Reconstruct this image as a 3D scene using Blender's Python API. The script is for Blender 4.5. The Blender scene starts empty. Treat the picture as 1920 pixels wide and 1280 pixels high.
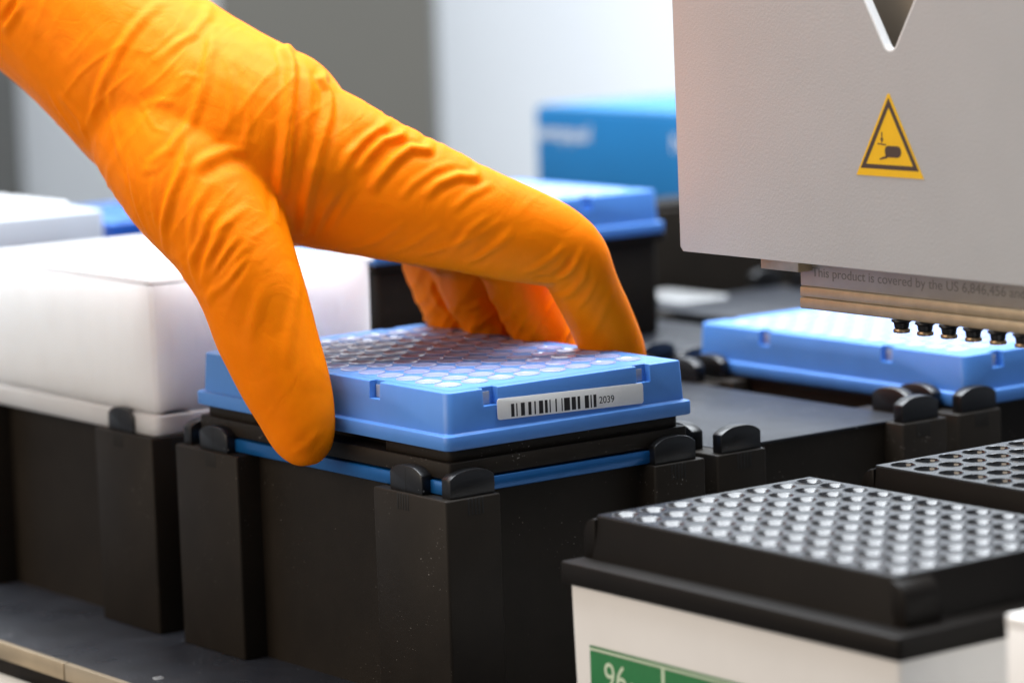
import bpy, bmesh, math, random
import numpy as np
from mathutils import Vector, Matrix

# ------------------------------------------------------------------ camera, world, lamps, exposure
MM = 0.001
sc = bpy.context.scene
COL = sc.collection

def camera_axes(az, pitch, roll):
    d = np.array([math.cos(az) * math.cos(pitch), math.sin(az) * math.cos(pitch), -math.sin(pitch)])
    rt = np.cross(d, [0, 0, 1]); rt /= np.linalg.norm(rt)
    up = np.cross(rt, d)
    c, s = math.cos(roll), math.sin(roll)
    return c * rt + s * up, -s * rt + c * up, d

CAM_POS = np.array([-504.49, -698.07, 146.48])
RT, UP, FW = camera_axes(math.radians(52.9429), math.radians(7.7491), math.radians(-1.8942))
cam_data = bpy.data.cameras.new('camera')
cam_data.lens = 115.14
cam_data.sensor_width = 36.0
cam_data.clip_start = 0.05
cam_data.clip_end = 50.0
cam_data.dof.use_dof = True
cam_data.dof.focus_distance = 0.900
cam_data.dof.aperture_fstop = 10.0
cam = bpy.data.objects.new('camera', cam_data)
COL.objects.link(cam)
m = Matrix.Identity(4)
for i in range(3):
    m[i][0], m[i][1], m[i][2], m[i][3] = RT[i], UP[i], -FW[i], CAM_POS[i] * MM
cam.matrix_world = m
sc.camera = cam

world = bpy.data.worlds.new('World')
sc.world = world
world.use_nodes = True
bg = world.node_tree.nodes['Background']
bg.inputs['Color'].default_value = (0.80, 0.88, 1.0, 1)
bg.inputs['Strength'].default_value = 0.27

def area_lamp(name, loc, target, sx, sy, power, color):
    l = bpy.data.lights.new(name, 'AREA')
    l.shape = 'RECTANGLE'; l.size = sx; l.size_y = sy
    l.energy = power; l.color = color
    o = bpy.data.objects.new(name, l)
    COL.objects.link(o)
    o.location = loc
    d = Vector(target) - Vector(loc)
    o.rotation_euler = d.to_track_quat('-Z', 'Y').to_euler()
    return o

# cool ceiling panel over the deck, a warm room lamp on the operator's side
area_lamp('ceiling_lamp', (0.25, 0.28, 1.25), (0.12, 0.12, 0.0), 1.5, 1.15, 72.0, (0.90, 0.95, 1.0))
area_lamp('wall_fill', (0.45, 0.62, 1.30), (0.92, 1.10, 0.05), 1.4, 0.6, 17.0, (0.86, 0.93, 1.0))  # unseen fill, added to brighten the back wall
area_lamp('room_lamp', (-1.30, 0.30, 0.50), (0.0, 0.05, 0.0), 1.4, 1.0, 14.0, (1.0, 0.83, 0.65))

sc.view_settings.view_transform = 'Standard'
sc.view_settings.look = 'None'
sc.view_settings.exposure = 0.0
sc.view_settings.gamma = 1.0
sc.view_settings.use_curve_mapping = False
sc.cycles.use_denoising = True

random.seed(4)
rng = np.random.default_rng(7)

# ------------------------------------------------------------------ materials
def mat(name, base, rough=0.4, metallic=0.0, spec=0.5, coat=0.0, bump=None, vary=None, specks=None,
        sss=None, trans=0.0, rough_vary=None, sheen=0.0):
    m = bpy.data.materials.new(name)
    m.use_nodes = True
    nt = m.node_tree
    b = nt.nodes['Principled BSDF']
    b.inputs['Base Color'].default_value = (*base, 1)
    b.inputs['Roughness'].default_value = rough
    b.inputs['Metallic'].default_value = metallic
    b.inputs['Specular IOR Level'].default_value = spec
    b.inputs['Coat Weight'].default_value = coat
    b.inputs['Coat Roughness'].default_value = 0.08
    b.inputs['Transmission Weight'].default_value = trans
    b.inputs['Sheen Weight'].default_value = sheen
    if sss:
        b.inputs['Subsurface Weight'].default_value = sss[0]
        b.inputs['Subsurface Radius'].default_value = (sss[1], sss[1] * sss[2], sss[1] * sss[3])
        b.inputs['Subsurface Scale'].default_value = 1.0
    tc = nt.nodes.new('ShaderNodeTexCoord')
    def noise(scale, detail=3.0, rough=0.6):
        n = nt.nodes.new('ShaderNodeTexNoise')
        n.inputs['Scale'].default_value = scale
        n.inputs['Detail'].default_value = detail
        n.inputs['Roughness'].default_value = rough
        nt.links.new(tc.outputs['Object'], n.inputs['Vector'])
        return n
    col = None
    if vary:                                   # (scale, amount)
        n = noise(vary[0])
        mr = nt.nodes.new('ShaderNodeMapRange')
        mr.inputs['From Min'].default_value = 0.3; mr.inputs['From Max'].default_value = 0.7
        mr.inputs['To Min'].default_value = 1 - vary[1]; mr.inputs['To Max'].default_value = 1 + vary[1]
        nt.links.new(n.outputs['Fac'], mr.inputs['Value'])
        mx = nt.nodes.new('ShaderNodeVectorMath'); mx.operation = 'SCALE'
        mx.inputs[0].default_value = base
        nt.links.new(mr.outputs['Result'], mx.inputs['Scale'])
        col = mx.outputs['Vector']
    if specks:                                 # (scale, threshold, colour) small dust grains
        n = noise(specks[0], 1.0)
        n2 = noise(specks[0] * 0.045, 2.0)
        ad = nt.nodes.new('ShaderNodeMath'); ad.operation = 'MULTIPLY_ADD'
        nt.links.new(n2.outputs['Fac'], ad.inputs[0])
        ad.inputs[1].default_value = 0.35
        nt.links.new(n.outputs['Fac'], ad.inputs[2])
        mr = nt.nodes.new('ShaderNodeMapRange')
        mr.inputs['From Min'].default_value = specks[1]; mr.inputs['From Max'].default_value = specks[1] + 0.03
        nt.links.new(ad.outputs[0], mr.inputs['Value'])
        mix = nt.nodes.new('ShaderNodeMix'); mix.data_type = 'RGBA'
        nt.links.new(mr.outputs['Result'], mix.inputs['Factor'])
        if col is not None: nt.links.new(col, mix.inputs[6])
        else: mix.inputs[6].default_value = (*base, 1)
        mix.inputs[7].default_value = (*specks[2], 1)
        col = mix.outputs[2]
    if col is not None:
        nt.links.new(col, b.inputs['Base Color'])
    if rough_vary:
        n = noise(rough_vary[0], 4.0)
        mr = nt.nodes.new('ShaderNodeMapRange')
        mr.inputs['To Min'].default_value = rough - rough_vary[1]; mr.inputs['To Max'].default_value = rough + rough_vary[1]
        nt.links.new(n.outputs['Fac'], mr.inputs['Value'])
        nt.links.new(mr.outputs['Result'], b.inputs['Roughness'])
    if bump:                                   # (scale, strength, distance m)
        n = noise(bump[0], 2.0)
        bp = nt.nodes.new('ShaderNodeBump')
        bp.inputs['Strength'].default_value = bump[1]
        bp.inputs['Distance'].default_value = bump[2]
        nt.links.new(n.outputs['Fac'], bp.inputs['Height'])
        nt.links.new(bp.outputs['Normal'], b.inputs['Normal'])
    return m

M = {}
M['black'] = mat('black_moulded_plastic', (0.0155, 0.0118, 0.0084), 0.50, spec=0.17, rough_vary=(45, 0.10), bump=(3200, 0.25, 0.0002),
                 vary=(60, 0.15), specks=(1500, 0.945, (0.22, 0.20, 0.18)))
M['black_gloss'] = mat('black_gloss_plastic', (0.008, 0.008, 0.009), 0.34, spec=0.45, rough_vary=(300, 0.06),
                       specks=(1100, 0.95, (0.3, 0.3, 0.3)))
M['rack_black'] = mat('rack_black_plastic', (0.0075, 0.0056, 0.0042), 0.46, spec=0.14, bump=(2500, 0.2, 0.0002), vary=(50, 0.15))
M['rack_top'] = mat('rack_top_plastic', (0.010, 0.011, 0.013), 0.28, spec=0.42, rough_vary=(200, 0.05))
M['tip_black'] = mat('tip_black_plastic', (0.012, 0.012, 0.014), 0.13, spec=1.0, rough_vary=(400, 0.05))
M['cup'] = mat('cup_gloss_plastic', (0.030, 0.032, 0.037), 0.19, spec=0.7, rough_vary=(160, 0.10), vary=(110, 0.5))
M['slate'] = mat('slate_plate', (0.016, 0.018, 0.024), 0.40, spec=0.24, rough_vary=(45, 0.10), vary=(70, 0.2),
                 specks=(700, 0.93, (0.25, 0.26, 0.28)))
M['deck'] = mat('deck_plate', (0.022, 0.024, 0.030), 0.30, spec=0.5, rough_vary=(30, 0.12), vary=(50, 0.3),
                specks=(1500, 0.93, (0.25, 0.25, 0.27)))
M['anodised'] = mat('blue_anodised_plate', (0.008, 0.11, 0.34), 0.28, spec=0.6, metallic=0.35, vary=(200, 0.05))
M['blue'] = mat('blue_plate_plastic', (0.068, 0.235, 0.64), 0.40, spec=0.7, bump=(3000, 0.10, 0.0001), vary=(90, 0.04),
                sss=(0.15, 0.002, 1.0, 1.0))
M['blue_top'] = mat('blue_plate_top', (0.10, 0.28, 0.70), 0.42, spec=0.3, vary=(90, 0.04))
M['well'] = mat('clear_well_film', (0.34, 0.41, 0.70), 0.09, spec=0.6, coat=0.25)
M['window'] = mat('plate_window', (0.30, 0.33, 0.42), 0.25, spec=0.5)
M['label'] = mat('label_paper', (0.87, 0.86, 0.84), 0.5, vary=(300, 0.03))
M['ink'] = mat('label_ink', (0.010, 0.008, 0.010), 0.5)
M['white'] = mat('white_polypropylene', (0.82, 0.845, 0.865), 0.38, spec=0.5, sss=(1.0, 0.028, 1.0, 1.0), vary=(60, 0.02))
M['white_box'] = mat('white_box_plastic', (0.86, 0.83, 0.79), 0.4, spec=0.5, vary=(40, 0.02))
M['rack_white'] = mat('grey_white_rack_plastic', (0.50, 0.55, 0.62), 0.45, vary=(40, 0.03))
M['green'] = mat('green_label_print', (0.010, 0.165, 0.042), 0.5, vary=(200, 0.05))
M['pale_print'] = mat('pale_label_print', (0.62, 0.72, 0.52), 0.5)
M['panel'] = mat('beige_painted_panel', (0.40, 0.400, 0.402), 0.5, spec=0.4, bump=(1300, 0.32, 0.00025), vary=(22, 0.035), rough_vary=(18, 0.12))
M['panel_edge'] = mat('panel_cut_edge', (0.80, 0.80, 0.80), 0.4)
M['head_dark'] = mat('head_inner_metal', (0.20, 0.155, 0.11), 0.5, vary=(40, 0.1))
M['steel'] = mat('brushed_plate', (0.40, 0.355, 0.31), 0.45, metallic=0.35, vary=(150, 0.06), bump=(1500, 0.1, 0.0001))
M['brass'] = mat('brass_bar', (0.46, 0.37, 0.25), 0.42, metallic=0.45, vary=(220, 0.10), bump=(1500, 0.12, 0.0001))
M['bronze'] = mat('bronze_ring', (0.36, 0.25, 0.15), 0.3, metallic=0.8)
M['engraved'] = mat('engraved_text', (0.19, 0.17, 0.15), 0.6)
M['yellow'] = mat('sticker_yellow', (0.80, 0.46, 0.0), 0.45, vary=(300, 0.03))
M['sticker_ink'] = mat('sticker_black', (0.045, 0.03, 0.022), 0.5)
M['tan'] = mat('tan_metal_edge', (0.42, 0.34, 0.235), 0.42, metallic=0.5, vary=(60, 0.08))
M['beige'] = mat('beige_front_panel', (0.42, 0.38, 0.32), 0.5, vary=(30, 0.05))
M['wall'] = mat('pale_wall_paint', (0.78, 0.80, 0.82), 0.6, vary=(4, 0.02))
M['grey_panel'] = mat('grey_cabinet_paint', (0.095, 0.092, 0.080), 0.55, vary=(5, 0.04))
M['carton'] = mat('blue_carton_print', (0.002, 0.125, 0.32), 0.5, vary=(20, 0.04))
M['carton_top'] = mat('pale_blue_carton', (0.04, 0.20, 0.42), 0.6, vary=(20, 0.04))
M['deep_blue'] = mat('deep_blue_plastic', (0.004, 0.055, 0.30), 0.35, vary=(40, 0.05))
M['nitrile'] = mat('orange_nitrile', (0.97, 0.218, 0.0), 0.55, spec=0.07, bump=(2200, 0.22, 0.00028),
                   sss=(0.25, 0.0025, 0.35, 0.05), vary=(120, 0.035))

def add_creases(m, scale, strength, dist):
    nt = m.node_tree
    b = nt.nodes['Principled BSDF']
    old = b.inputs['Normal'].links[0].from_node
    tc = [n for n in nt.nodes if n.type == 'TEX_COORD'][0]
    n = nt.nodes.new('ShaderNodeTexNoise')
    n.inputs['Scale'].default_value = scale; n.inputs['Detail'].default_value = 2.5; n.inputs['Distortion'].default_value = 1.4
    nt.links.new(tc.outputs['Object'], n.inputs['Vector'])
    s = nt.nodes.new('ShaderNodeMath'); s.operation = 'SUBTRACT'; s.inputs[1].default_value = 0.5
    a = nt.nodes.new('ShaderNodeMath'); a.operation = 'ABSOLUTE'
    r = nt.nodes.new('ShaderNodeMapRange'); r.inputs['From Max'].default_value = 0.09
    nt.links.new(n.outputs['Fac'], s.inputs[0]); nt.links.new(s.outputs[0], a.inputs[0]); nt.links.new(a.outputs[0], r.inputs['Value'])
    bp = nt.nodes.new('ShaderNodeBump'); bp.inputs['Strength'].default_value = strength; bp.inputs['Distance'].default_value = dist
    nt.links.new(r.outputs['Result'], bp.inputs['Height'])
    nt.links.new(old.outputs['Normal'], bp.inputs['Normal'])
    nt.links.new(bp.outputs['Normal'], b.inputs['Normal'])
add_creases(M['nitrile'], 55, 0.08, 0.0006)

# ------------------------------------------------------------------ helpers
def thing(name, label, cat, loc=(0, 0, 0), rotz=0.0, group=None):
    o = bpy.data.objects.new(name, None)
    COL.objects.link(o)
    o.empty_display_size = 0.01
    o.location = [c * MM for c in loc]
    o.rotation_euler = (0, 0, rotz)
    o['label'] = label; o['category'] = cat
    if group: o['group'] = group
    return o

def finish(me, angle=35):
    me.validate(); me.update()
    vs = me.vertices
    for p in me.polygons:                       # broad flat faces stay flat, narrow bevel strips shade smooth
        k = p.vertices
        if len(k) > 6: p.use_smooth = False; continue
        p.use_smooth = min((vs[k[i]].co - vs[k[i - 1]].co).length for i in range(len(k))) < 2.2 * MM
    me.set_sharp_from_angle(angle=math.radians(angle))
    return me

def new_mesh(name, verts, faces, angle=35):
    me = bpy.data.meshes.new(name)
    me.from_pydata([(v[0] * MM, v[1] * MM, v[2] * MM) for v in verts], [], faces)
    bm = bmesh.new(); bm.from_mesh(me)
    bmesh.ops.recalc_face_normals(bm, faces=bm.faces)
    bm.to_mesh(me); bm.free()
    return finish(me, angle)

def link(name, me, material, parent=None, loc=(0, 0, 0), **props):
    o = bpy.data.objects.new(name, me)
    COL.objects.link(o)
    if material is not None and not me.materials: me.materials.append(material)
    o.location = [c * MM for c in loc]
    if parent is not None: o.parent = parent
    for k, v in props.items(): o[k] = v
    return o

def ring(x0, x1, y0, y1, r, n=5):
    rr = [r] * 4 if not isinstance(r, (list, tuple)) else r
    cs = [((x0, y0), (1, 1), 180), ((x1, y0), (-1, 1), 270), ((x1, y1), (-1, -1), 0), ((x0, y1), (1, -1), 90)]
    pts = []
    for (c, s, a0), q in zip(cs, rr):
        q = max(q, 0.02)
        for k in range(n + 1):
            a = math.radians(a0 + 90 * k / n)
            pts.append((c[0] + s[0] * q + q * math.cos(a), c[1] + s[1] * q + q * math.sin(a)))
    return pts

def loft(name, rings, angle=35, n=5):
    """rings: list of (z, x0, x1, y0, y1, r), bottom to top, closed at both ends"""
    V, F = [], []
    for z, x0, x1, y0, y1, r in rings:
        V += [(x, y, z) for x, y in ring(x0, x1, y0, y1, r, n)]
    k = 4 * (n + 1)
    for i in range(len(rings) - 1):
        for j in range(k):
            a, b = i * k + j, i * k + (j + 1) % k
            F.append((a, b, b + k, a + k))
    F.append(tuple(range(k))[::-1])
    F.append(tuple(range((len(rings) - 1) * k, len(rings) * k)))
    return new_mesh(name, V, F, angle)

def rbox(name, x0, x1, y0, y1, z0, z1, r=0.6, e=0.3, n=3):
    """box with rounded upright corners r and eased top and bottom edges e"""
    return loft(name, [(z0, x0 + e, x1 - e, y0 + e, y1 - e, max(r - e, .05)), (z0 + e * .3, x0 + e * .3, x1 - e * .3, y0 + e * .3, y1 - e * .3, r),
                       (z0 + e, x0, x1, y0, y1, r), (z1 - e, x0, x1, y0, y1, r),
                       (z1 - e * .3, x0 + e * .3, x1 - e * .3, y0 + e * .3, y1 - e * .3, r),
                       (z1, x0 + e, x1 - e, y0 + e, y1 - e, max(r - e, .05))], 40, n)

def lathe(name, prof, n=24, angle=30, cap=True):
    V, F = [], []
    for r, z in prof:
        for k in range(n):
            a = 2 * math.pi * k / n
            V.append((r * math.cos(a), r * math.sin(a), z))
    for i in range(len(prof) - 1):
        for k in range(n):
            a, b = i * n + k, i * n + (k + 1) % n
            F.append((a, b, b + n, a + n))
    if cap and prof[0][0] > 0.001: F.append(tuple(range(n))[::-1])
    if cap and prof[-1][0] > 0.001: F.append(tuple(range((len(prof) - 1) * n, len(prof) * n)))
    me = new_mesh(name, V, F, angle)
    return me

def prism(name, poly, axis, a0, a1, bevel=0.0):
    """extrude a 2D outline along axis 'x', 'y' or 'z' from a0 to a1"""
    def P(u, v, w): return {'x': (w, u, v), 'y': (u, w, v), 'z': (u, v, w)}[axis]
    n = len(poly)
    V = [P(u, v, a0) for u, v in poly] + [P(u, v, a1) for u, v in poly]
    F = [tuple(range(n))[::-1], tuple(range(n, 2 * n))] + [(i, (i + 1) % n, (i + 1) % n + n, i + n) for i in range(n)]
    me = new_mesh(name, V, F)
    if bevel:
        bm = bmesh.new(); bm.from_mesh(me)
        es = [e for e in bm.edges if len(e.link_faces) == 2 and e.calc_face_angle(0) > 0.6]
        bmesh.ops.bevel(bm, geom=es, offset=bevel * MM, segments=2, profile=0.5, affect='EDGES', clamp_overlap=True)
        bm.to_mesh(me); bm.free()
        finish(me, 40)
    return me

def boolean(me, cutter):
    a = bpy.data.objects.new('tmp_a', me); c = bpy.data.objects.new('tmp_c', cutter)
    COL.objects.link(a); COL.objects.link(c)
    md = a.modifiers.new('b', 'BOOLEAN'); md.operation = 'DIFFERENCE'; md.object = c; md.solver = 'EXACT'
    dg = bpy.context.evaluated_depsgraph_get()
    out = bpy.data.meshes.new_from_object(a.evaluated_get(dg))
    bpy.data.objects.remove(a); bpy.data.objects.remove(c)
    return finish(out, 35)

def merged(name, meshes):
    bm = bmesh.new()
    for q in meshes: bm.from_mesh(q)
    me = bpy.data.meshes.new(name); bm.to_mesh(me); bm.free()
    return finish(me)

def text_mesh(name, body, size, xscale=1.0):
    c = bpy.data.curves.new(name, 'FONT')
    c.body = body; c.size = size * MM; c.extrude = 0.02 * MM
    o = bpy.data.objects.new('tmp_t', c); COL.objects.link(o)
    dg = bpy.context.evaluated_depsgraph_get()
    me = bpy.data.meshes.new_from_object(o.evaluated_get(dg))
    bpy.data.objects.remove(o)
    me.transform(Matrix.Scale(xscale, 4, (1, 0, 0)))
    me.materials.clear()
    return me

def perforated_top(name, nx, ny, pitch, x0, y0, X0, X1, Y0, Y1, r, z, n=24):
    """flat sheet X0..X1, Y0..Y1 at height z with round holes of radius r on a grid"""
    V, F, idx = [], [], {}
    def vid(x, y):
        k = (round(x, 3), round(y, 3))
        if k not in idx: idx[k] = len(V); V.append((x, y, z))
        return idx[k]
    h = pitch / 2
    for i in range(nx):
        for j in range(ny):
            cx, cy = x0 + i * pitch, y0 + j * pitch
            inner, outer = [], []
            for k in range(n):
                a = 2 * math.pi * k / n
                c, s = math.cos(a), math.sin(a)
                t = h / max(abs(c), abs(s))
                inner.append(vid(cx + r * c, cy + r * s)); outer.append(vid(cx + t * c, cy + t * s))
            # square corners
            for k in range(n):
                k2 = (k + 1) % n
                a1, a2 = 2 * math.pi * k / n, 2 * math.pi * (k + 1) / n
                F.append((inner[k], outer[k], outer[k2], inner[k2]))
    gx0, gx1, gy0, gy1 = x0 - h, x0 + (nx - 1) * pitch + h, y0 - h, y0 + (ny - 1) * pitch + h
    for a, b, c, d in ((X0, gx0, Y0, Y1), (gx1, X1, Y0, Y1), (gx0, gx1, Y0, gy0), (gx0, gx1, gy1, Y1)):
        if b - a > .01 and d - c > .01:
            F.append((vid(a, c), vid(b, c), vid(b, d), vid(a, d)))
    return new_mesh(name, V, F)

# ------------------------------------------------------------------ setting: deck, walls
def slab(name, me, material, **kw):
    return link(name, me, material, None, kind='structure', **kw)

DZ = -73.0
slab('deck', rbox('deck', -42.0, 1000, -420, 1100, DZ - 4, DZ, 0.5, 0.3), M['deck'])

slab('deck_frame', rbox('deck_frame', -39.0, 990, -410, 1090, DZ - 90, DZ - 4.2, 0.5, 0.3), M['black'])

def facing_box(name, lat0, lat1, z0, z1, dist, thick):
    F2 = np.array([math.cos(math.radians(52.9)), math.sin(math.radians(52.9))]); R2 = np.array([F2[1], -F2[0]])
    pts = []
    for w in (dist, dist + thick):
        for l in (lat0, lat1):
            for z in (z0, z1):
                q = CAM_POS[:2] + F2 * w + R2 * l
                pts.append((q[0], q[1], z))
    return new_mesh(name, pts, [(0, 1, 3, 2), (4, 6, 7, 5), (0, 4, 5, 1), (2, 3, 7, 6), (0, 2, 6, 4), (1, 5, 7, 3)])

slab('wall', facing_box('wall', -1500, 1500, -700, 1600, 2300, 40), M['wall'])
gp = link('cabinet_panel', facing_box('cabinet_panel', -178, -45, -300, 600, 2050, 180), M['grey_panel'],
          label='grey cabinet side standing behind the gloved hand', category='cabinet')
gp = link('cabinet_panel', facing_box('cabinet_panel', -640, -328, -300, 600, 2060, 150), M['grey_panel'],
          label='dark grey cabinet at the left edge behind the white rack', category='cabinet')

# deck front: tan edge strips with a joint, beige panel under them
edge = thing('deck_edge_trim', 'tan metal edge strip along the front of the dark deck', 'trim', (-42.7, 0, DZ))
for y0, y1 in ((-420, 135.0), (135.8, 700)):
    link('strip', rbox('strip', -1.6, 0.4, y0, y1, -5.0, 0.3, 0.3, 0.25), M['tan'], edge)
link('front_panel', rbox('front_panel', -60, -44.5, -420, 175, DZ - 60, DZ - 9.0, 1.0, 0.6), M['beige'],
     label='beige panel under the tan deck edge, bottom left', category='panel')
link('flake', rbox('flake', -1.6, 1.4, -0.9, 1.0, 0, 0.5, 0.4, 0.2), M['white'], None, (-33.5, 99.5, DZ + 0.05),
     label='tiny white chip lying on the dark deck', category='chip')

# ------------------------------------------------------------------ carriers (black pedestals with corner posts and clips)
PX, PY = 95.5, 151.0
W, H = 91.0, 137.3         # carrier footprint, local origin at its near corner; top of the posts at z = 0
CZ = -12.5
TOPH = CZ - DZ

def clip_mesh(axis):
    """arched locating clip, base centred at the origin, 15 mm along `axis`, 4.6 mm thick"""
    n = 14; L = 15.0
    prof = [(-L / 2, 0.0)]
    for k in range(n + 1):
        t = k / n
        u = -L / 2 + L * t
        s = (u / (L / 2))
        zz = 7.6 - 2.2 * abs(s) ** 2.8
        prof.append((u, zz))
    prof.append((L / 2, 0.0))
    return prism('clip', prof, 'x' if axis == 'y' else 'y', -2.0, 2.0, 0.35)

CLIP_Y = clip_mesh('y'); CLIP_X = clip_mesh('x')
GROOVE_X = merged('vent', [rbox('g', -2.75 + 1.18 * k, -2.2 + 1.18 * k, -0.12, 0.1, -4.6, -0.2, 0.1, 0.05, 1) for k in range(5)])
GROOVE_Y = merged('vent', [rbox('g', -0.12, 0.1, -2.75 + 1.18 * k, -2.2 + 1.18 * k, -4.6, -0.2, 0.1, 0.05, 1) for k in range(5)])
M['groove'] = mat('vent_slot', (0.004, 0.004, 0.004), 0.7)
POST_W, POST_H, REC = 18.5, 34.0, 8.0
POSTS = [rbox('post', x0, x1, y0, y1, -TOPH, 0, 0.9, 0.45) for x0, x1 in ((0, POST_W), (W - POST_W, W)) for y0, y1 in ((0, POST_H), (H - POST_H, H))]
CORE = loft('core', [(-TOPH, REC, W - REC, REC, H - REC, 1.0), (-0.6, REC, W - REC, REC, H - REC, 1.0)])
SLAB = rbox('top_slab', REC - .6, W - REC + .6, REC - .6, H - REC + .6, -0.6, 0.25, 1.0, 0.2)
SEAM = rbox('seam', -0.05, 0.1, -0.08, 0.08, 0.3, 6.9, 0.03, 0.02, 1)

def make_carrier(i, j, label, slab_mat='slate', clips=True):
    t = thing('plate_carrier', label, 'carrier', (-3.5 + PX * i, -3.0 + PY * j, CZ), 0, 'plate carriers on the deck')
    for pm in POSTS: link('post', pm, M['black'], t)
    link('core', CORE, M['black'], t)
    link('top_slab', SLAB, M[slab_mat], t)
    for sx in (0, 1):
        for sy in (0, 1):
            x = 3.2 if sx == 0 else W - 3.2
            y = 19.8 if sy == 0 else H - 19.8
            c = link('clip', CLIP_Y, M['black_gloss'], t, (x, y, -0.2))
            link('seam', SEAM, M['groove'], c, (-2.0 if sx == 0 else 2.0, 0, 0))
            link('vent', GROOVE_Y, M['groove'], t, (0 if sx == 0 else W, y, 0))
            x = 10.0 if sx == 0 else W - 10.0
            y = 3.2 if sy == 0 else H - 3.2
            link('clip', CLIP_X, M['black_gloss'], t, (x, y, -0.2))
            link('vent', GROOVE_X, M['groove'], t, (x, 0 if sy == 0 else H, 0))
    return t

make_carrier(0, 0, 'black carrier with blue strip under the barcoded blue plate')
make_carrier(0, 1, 'black carrier holding up the white deep-well plate')
make_carrier(1, 0, 'empty dark-topped carrier right of the barcoded blue plate')
make_carrier(2, 0, 'black carrier under the blue plate below the pipetting head')
make_carrier(1, 1, 'dark carrier under the tall black stand behind the plate')
make_carrier(2, 1, 'dark-topped carrier beyond the blue plate under the pipetting head')
make_carrier(3, 1, 'dark-topped carrier with a small white card lying on it')

# spacer plate and nest between the main carrier and the blue plate
link('spacer_plate', rbox('spacer_plate', 0.6, 84.9, 0.6, 127.2, CZ + 0.3, -8.5, 1.0, 0.3), M['anodised'],
     label='thin blue anodised plate under the black nest', category='plate')
nest = thing('plate_nest', 'black stepped nest between the barcoded blue plate and blue strip', 'nest', (0, 0, -8.5))
link('ledge', rbox('ledge', 1.0, 84.4, 0.9, 126.8, 0.6, 5.2, 1.2, 0.3), M['black'], nest)
link('foot', rbox('foot', 4.0, 81, 4, 124, 0.0, 0.6, 1.2, 0.1), M['black'], nest)
link('block', rbox('block', 2.6, 82.8, 2.5, 34.0, 5.2, 8.5, 2.2, 0.2), M['black'], nest)
link('block', rbox('block', 2.6, 82.8, 98.0, 125.2, 5.2, 8.5, 2.2, 0.2), M['black'], nest)
link('web', rbox('web', 8.5, 77, 34.0, 98.0, 5.2, 8.3, 0.3, 0.1), M['black'], nest)

# ------------------------------------------------------------------ blue plates
PW, PH, PT = 85.48, 127.76, 15.4
FR = [2.2, 1.2, 2.2, 3.0]            # corner radii: near, right, far, left
BR = [2.6, 0.9, 2.6, 3.4]
def plate_body():
    def R(z, i, rr): return (z, i, PW - i, i, PH - i, [max(q, .1) for q in rr])
    outer = loft('body', [R(0, .5, FR), R(.15, .15, FR), R(.5, 0, FR), R(3.5, 0, FR), R(3.85, .12, FR), R(4.05, .45, FR),
                          R(4.12, 1.25, BR), R(4.35, 1.5, BR), R(15.0, 2.05, BR), R(15.28, 2.2, BR), R(15.4, 2.5, BR), R(15.4, 5.4, [.1] * 4), R(13.4, 5.5, [.1] * 4)], 30, 6)
    cuts = []
    for y in (36.0, 93.0):
        cuts.append(rbox('c', -1, 4.4, y - 2.5, y + 2.5, 10.6, 17, .02, .01, 1)); cuts.append(rbox('c', PW - 4.4, PW + 1, y - 2.5, y + 2.5, 10.6, 17, .02, .01, 1))
    for x in (16.2, 69.6):
        cuts.append(rbox('c', x - 2.5, x + 2.5, -1, 4.4, 10.6, 17, .02, .01, 1)); cuts.append(rbox('c', x - 2.5, x + 2.5, PH - 4.4, PH + 1, 10.6, 17, .02, .01, 1))
    me = boolean(outer, merged('cut', cuts))
    return me
BODY = plate_body()
WELL = lathe('well', [(3.80, 0.0), (3.78, 0.18), (3.62, 0.27), (3.45, 0.23), (3.25, 0.09), (2.6, -0.14), (1.8, -0.30), (0.9, -0.37), (0.0, -0.39)], 28, 60, False)
TOPS = perforated_top('top_sheet', 8, 12, 9.0, 11.24, 14.38, 5.42, PW - 5.42, 5.42, PH - 5.42, 3.74, 15.43)
WIN_X = rbox('window', 4.0, 4.6, -1.2, 2.3, 10.7, 14.2, .05, .05, 1)
WIN_Y = rbox('window', -2.2, 1.2, 4.0, 4.6, 10.7, 14.2, .05, .05, 1)

def make_plate(label, loc, rotz=0.0, wells=True, bmat='blue'):
    t = thing('microplate', label, 'microplate', loc, rotz, 'blue microplates on the deck')
    bo = link('body', BODY, M['blue'], t)
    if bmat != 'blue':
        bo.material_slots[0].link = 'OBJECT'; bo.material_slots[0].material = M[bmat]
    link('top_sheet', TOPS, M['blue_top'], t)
    for y in (36.0, 93.0): link('window', WIN_X, M['window'], t, (0, y, 0))
    for x in (16.2, 69.6): link('window', WIN_Y, M['window'], t, (x, 0, 0))
    if wells:
        for i in range(8):
            for j in range(12):
                link('well', WELL, M['well'], t, (11.24 + 9 * i, 14.38 + 9 * j, 15.44))
    return t

main = make_plate('blue microplate with barcode label gripped by the orange glove', (0, 0, 0))
make_plate('blue microplate standing below the pipetting head nozzles', (193.8, 0.4, -11.6))
make_plate('blurred blue microplate on a tall black stand behind the fingers', (121, 290.5, 24.4), -math.pi / 2)
make_plate('blurred deep blue microplate peeking out behind the forearm', (124, 473.5, 11.5), -math.pi / 2, False, 'deep_blue')

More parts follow.
